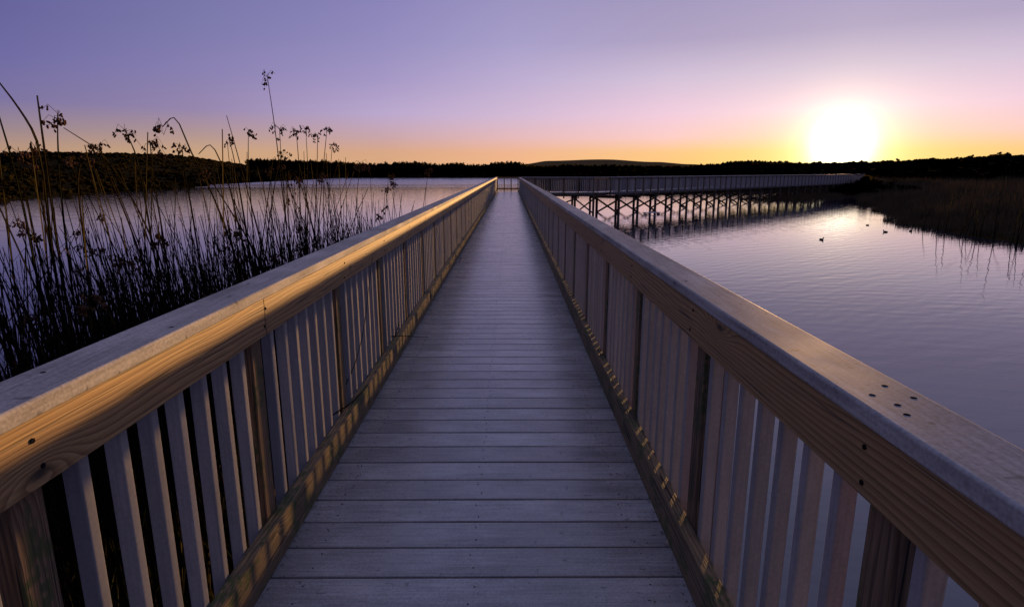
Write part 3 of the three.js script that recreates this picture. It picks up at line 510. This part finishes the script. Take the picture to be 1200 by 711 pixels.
{
  const R = rng(83);
  // reed tussock for the marsh
  const bl = []; for (let i = 0; i < 34; i++) { const x = (R() - 0.5) * 1.1, z = (R() - 0.5) * 1.1, l = 0.45 + 0.65 * R(), a = R() * 6.283, t = (0.1 + 0.35 * R()) * l, w = 0.012 + 0.012 * R(); const g = new THREE.BufferGeometry(); const c = Math.cos(a), s = Math.sin(a); g.setAttribute('position', new THREE.Float32BufferAttribute([x - s * w, 0, z + c * w, x + s * w, 0, z - c * w, x + c * t * 0.4 - s * w * 0.8, l * 0.65, z + s * t * 0.4 + c * w * 0.8, x + c * t * 0.4 + s * w * 0.8, l * 0.65, z + s * t * 0.4 - c * w * 0.8, x + c * t, l, z + s * t], 3)); g.setIndex([0, 1, 2, 1, 3, 2, 2, 3, 4]); g.computeVertexNormals(); bl.push(g); }
  const tuss = mergeGeometries(bl), spots = [];
  for (let i = 0; i < 5200; i++) {
    const D = 8 + 110 * Math.pow(R(), 1.15), x = lookup(rightShore, D) - 0.9 + 46 * Math.pow(R(), 1.9); if (x / D > 1.25) continue;
    const y = groundHeight(x, -D); if (y < WATER - 0.3) continue; const s = (0.9 + 0.7 * R()) * clamp(0.4 + (x - lookup(rightShore, D)) / 12, 0.35, 1.15); spots.push([x, Math.min(y, WATER + 0.5) - 0.05, -D, s, s * (0.75 + 0.5 * R()), R() * 6.283]);
  }
  // reed bed under the far stretch of the side walk
  for (let i = 0; i < 420; i++) { const t = R(), x = lerp(27, 47, t) + (R() - 0.5) * 5 + 1.5, z = -(lerp(67, 88, t) + (R() - 0.5) * 4.5 - 1.5); const s = 0.8 + 0.5 * R(); spots.push([x, WATER - 0.3, z, s, s * 0.75, R() * 6.283]); }
  for (let i = 0; i < 260; i++) { const x = 44 + 14 * R(), z = -(80 + 14 * R()); const s = 1.5 + 0.9 * R(); if (x + z > -41.5) spots.push([x, Math.max(groundHeight(x, z), WATER) - 0.2, z, s * 0.8, s, R() * 6.283]); }
  instanced('marsh_reeds', tuss, M.marsh, spots, 'dark brown marsh reeds covering the bank and the far shallows', 'reeds');

  const lumps = [[0, 0, 0, 0.75], [0.45, -0.1, 0.2, 0.5], [-0.4, -0.15, 0.3, 0.55], [0.1, 0.25, -0.4, 0.5], [-0.2, 0.1, -0.35, 0.5]];
  const bush = leafCloud(R, 150, 0.2, blob(1, 0.75, 0.55, lumps)), places = [];
  for (let i = 0; i < 9000; i++) { const D = 45 + 320 * R(), x = lookup(leftShore, D) - 95 * Math.pow(R(), 1.1) + 1; if (-x / D > 1.3) continue; const y = groundHeight(x, -D); if (y < WATER) continue; const s = 0.35 + 0.5 * R() * R(); places.push([x, y - 0.1, -D, s, s * (0.6 + 0.5 * R()), R() * 6.283]); }
  instanced('hill_scrub', bush, M.leaf, places, 'dark low scrub covering the hill across the lake', 'scrub');
  const pr = [];
  for (let i = 0; i < 13000; i++) { const D = 106 + 220 * R(), x = 3 + (D * 1.1 - 3) * R(); const y = groundHeight(x, -D); if (y < WATER + 0.2) continue; const s = 0.45 + 0.9 * R() * R(); pr.push([x, y - 0.1, -D, s, s * (0.6 + 0.5 * R()), R() * 6.283]); }
  instanced('ridge_scrub', bush, M.leaf, pr, 'dark low scrub covering the ridge below the sun', 'scrub');
  const bank = [];
  for (let i = 0; i < 150; i++) { const u = 48 + 26 * R(), v = 2.1 + 8 * R() * R(), x = 6.55 + 0.7071 * (u + v), z = -45 - 0.7071 * (u - v), s = 0.7 + 1.1 * R() * R(); bank.push([x, Math.max(groundHeight(x, z), WATER) - 0.2, z, s, s * (0.75 + 0.4 * R()), R() * 6.283]); }
  instanced('bank_shrubs', leafCloud(R, 320, 0.13, blob(1, 0.75, 0.7, lumps)), M.leaf, bank, 'dark bank shrubs where the side walk reaches the marsh', 'shrubs');
  // wood on the far shore, one dark mass
  const tl = [[0, 0, 0, 0.7], [0.4, 0.25, 0.2, 0.45], [-0.4, 0.1, 0.2, 0.5], [0.1, 0.5, -0.2, 0.42], [-0.2, -0.35, 0.3, 0.5], [0.35, -0.3, -0.3, 0.5]];
  const tree = leafCloud(R, 420, 0.34, blob(2.6, 3.2, 3.4, tl)), tp = [];
  const woodTop = [[-120, 5.2], [-85, 7.4], [-60, 8.4], [-46, 8.9], [-40, 7.2], [-28, 7.8], [-15, 7.2], [-6, 8.6], [2, 9], [10, 7.0], [22, 5.0], [40, 4.4], [70, 3.8], [110, 3.4], [150, 3.4]];
  for (let i = 0; i < 900; i++) { const x = -130 + 270 * R(), dD = 50 * R() * R(), D = 299 + dD, top = lookup(woodTop, x) * (0.78 + 0.24 * R()); const s = clamp(top / 9, 0.45, 1.0); tp.push([x, Math.max(groundHeight(x, -D), WATER) - 0.3 - 0.4 * R(), -D, s * (0.9 + 0.3 * R()), top / 6.9, R() * 6.283]); }
  instanced('far_woodland', tree, M.leafDark, tp, 'dark wood along the far shore of the lake', 'trees');
}
// single trees on the ridge
{
  const R = rng(131), lumps = [[0, 0, 0, 0.6], [0.5, 0.2, 0.1, 0.42], [-0.5, 0.1, 0.2, 0.45], [0.15, 0.55, -0.3, 0.4], [-0.3, 0.4, -0.2, 0.38]];
  const spots = [[0.635, 262, 2.6, 'small round ridge tree nearest the sun'], [0.67, 268, 2.2, 'thin ridge tree in the gap beside the round one'], [0.71, 260, 1.8, 'lowest of the ridge trees'], [0.755, 255, 3.0, 'broad dark tree standing clear on the ridge'], [0.775, 262, 2.2, 'short tree under the broad one on the ridge'], [0.8, 250, 2.6, 'tree crowning the highest knoll of the ridge'], [0.815, 258, 2.7, 'second tree on the highest knoll of the ridge'], [0.575, 270, 1.8, 'scrubby little tree right below the sun']];
  for (const [t, D, h, label] of spots) {
    const x = t * D, g = thing('ridge_tree', label, 'tree', [x, groundHeight(x, -D) - 0.15, -D], R() * 6, 'trees on the ridge');
    const limbs = [tube([[0, 0, 0], [0.1, h * 0.3, 0], [0.05, h * 0.62, 0.1]], [0.16, 0.12, 0.06], 6)];
    for (let k = 0; k < 4; k++) { const a = R() * 6.283; limbs.push(tube([[0.08, h * 0.3, 0], [Math.cos(a) * h * 0.2, h * 0.5, Math.sin(a) * h * 0.2], [Math.cos(a) * h * 0.32, h * 0.68, Math.sin(a) * h * 0.32]], [0.07, 0.05, 0.02], 5)); }
    part('trunk', mergeGeometries(limbs), M.bark, g);
    part('crown', leafCloud(R, 420, 0.11, blob(h * 0.42, h * 0.32, h * 0.62, lumps)), M.leafDark, g);
  }
}
// tall bent reeds standing in the shallows off the marsh bank
{
  const R = rng(57);
  for (let i = 0; i < 20; i++) {
    const t = i / 19, D = lerp(31.5, 22, t) + (R() - 0.5), x = lerp(21.6, 20.2, t) + R() * 1.8, h = 1.5 + 1.5 * R(), lx = (R() - 0.35) * 0.9, bent = i % 4 === 1;
    const ps = [[0, 0, 0], [lx * 0.3, h * 0.5, 0.1 * R()], [lx, h * 0.95, 0.2 * R()]]; if (bent) ps.push([lx + 0.7, h * 0.75, 0.1]);
    const g = thing('shallows_reed', bent ? 'bent over reed standing in the shallows off the marsh bank' : 'upright reed standing in the shallows off the marsh bank', 'reed', [x, WATER - 0.3, -D], 0, 'reeds in the shallows');
    part('stem', tube(spline(ps, 8), Array.from({ length: 9 }, (_, k) => 0.02 * (1 - 0.65 * k / 8)), 5), M.reed[2], g);
  }
}
// ------------------------------------------------------------------ ducks
{
  const body = (low) => {
    const sp = low ? [[-0.2, 0.05], [-0.14, 0.055], [-0.05, 0.04], [0.06, 0.04], [0.13, 0.05], [0.17, 0.09], [0.19, 0.12], [0.225, 0.125], [0.25, 0.12]] : [[-0.24, 0.1], [-0.17, 0.07], [-0.06, 0.045], [0.06, 0.05], [0.13, 0.075], [0.155, 0.13], [0.165, 0.19], [0.2, 0.225], [0.235, 0.22]];
    const rad = low ? [0.008, 0.04, 0.08, 0.085, 0.06, 0.038, 0.036, 0.034, 0.012] : [0.01, 0.05, 0.1, 0.105, 0.075, 0.042, 0.038, 0.044, 0.014];
    return tube(spline(sp.map(([x, y]) => [x, y, 0]), 32), Array.from({ length: 33 }, (_, i) => { const f = (i / 32) * 8, k = Math.min(7, Math.floor(f)); return lerp(rad[k], rad[k + 1], smooth(f - k)); }), 10);
  };
  const bill = new THREE.ConeGeometry(0.016, 0.06, 6).rotateZ(-Math.PI / 2).scale(1, 0.6, 1.2);
  const dm = std(lin(0.055, 0.042, 0.03), { roughness: 0.8 }), bm = std(lin(0.1, 0.07, 0.03), { roughness: 0.5 }), wm = std(lin(0.075, 0.06, 0.045), { roughness: 0.8 });
  const wing = new THREE.SphereGeometry(1, 10, 6).scale(0.13, 0.05, 0.03);
  for (const [x, z, t, low, label] of [[14.44, -27.53, 0.2, false, 'dark duck swimming alone on the open water'], [19.59, -31.07, 2.9, false, 'dark duck swimming close to the marsh bank'], [21.0, -35.07, 0.3, true, 'low crouched duck farthest out along the bank'], [21.2, -31.51, 0.5, false, 'duck beside the marsh reeds with its head raised']]) {
    const g = thing('duck', label, 'duck', [x, WATER - 0.01, z], t, 'ducks on the water'); g.scale.setScalar(0.52);
    part('body', body(low), dm, g);
    for (const s of [-1, 1]) part('wing', wing, wm, g, [-0.03, low ? 0.075 : 0.095, s * (low ? 0.066 : 0.085)], [0, 0, 0.1]);
    part('bill', bill, bm, g, low ? [0.265, 0.118, 0] : [0.255, 0.214, 0]);
  }
}
// leaf crumbs swept against the kick boards
{
  const R = rng(203), flake = new THREE.BufferGeometry(); flake.setAttribute('position', new THREE.Float32BufferAttribute([-0.006, 0, 0, 0, 0.002, 0.003, 0.007, 0.0005, 0, 0, 0.001, -0.003], 3)); flake.setIndex([0, 1, 2, 0, 2, 3]); flake.computeVertexNormals();
  const pl = []; for (let i = 0; i < 900; i++) { const D = 1 + 14 * R() * R(), left = R() < 0.6, o = 0.004 + 0.14 * Math.pow(R(), 3); pl.push([left ? XL + o : XR - o, 0.001 + 0.001 * R(), -D, 0.35 + 0.7 * R(), 1, R() * 6.283]); }
  const lm = std(lin(0.06, 0.045, 0.025), { side: THREE.DoubleSide, roughness: 0.9 });
  instanced('leaf_litter', flake, lm, pl, 'crumbs of dead reed along the kick boards', 'litter');
}
scene.traverse((o) => { if (o.isMesh) { o.castShadow = true; o.receiveShadow = true; } });
renderer.render(scene, camera);
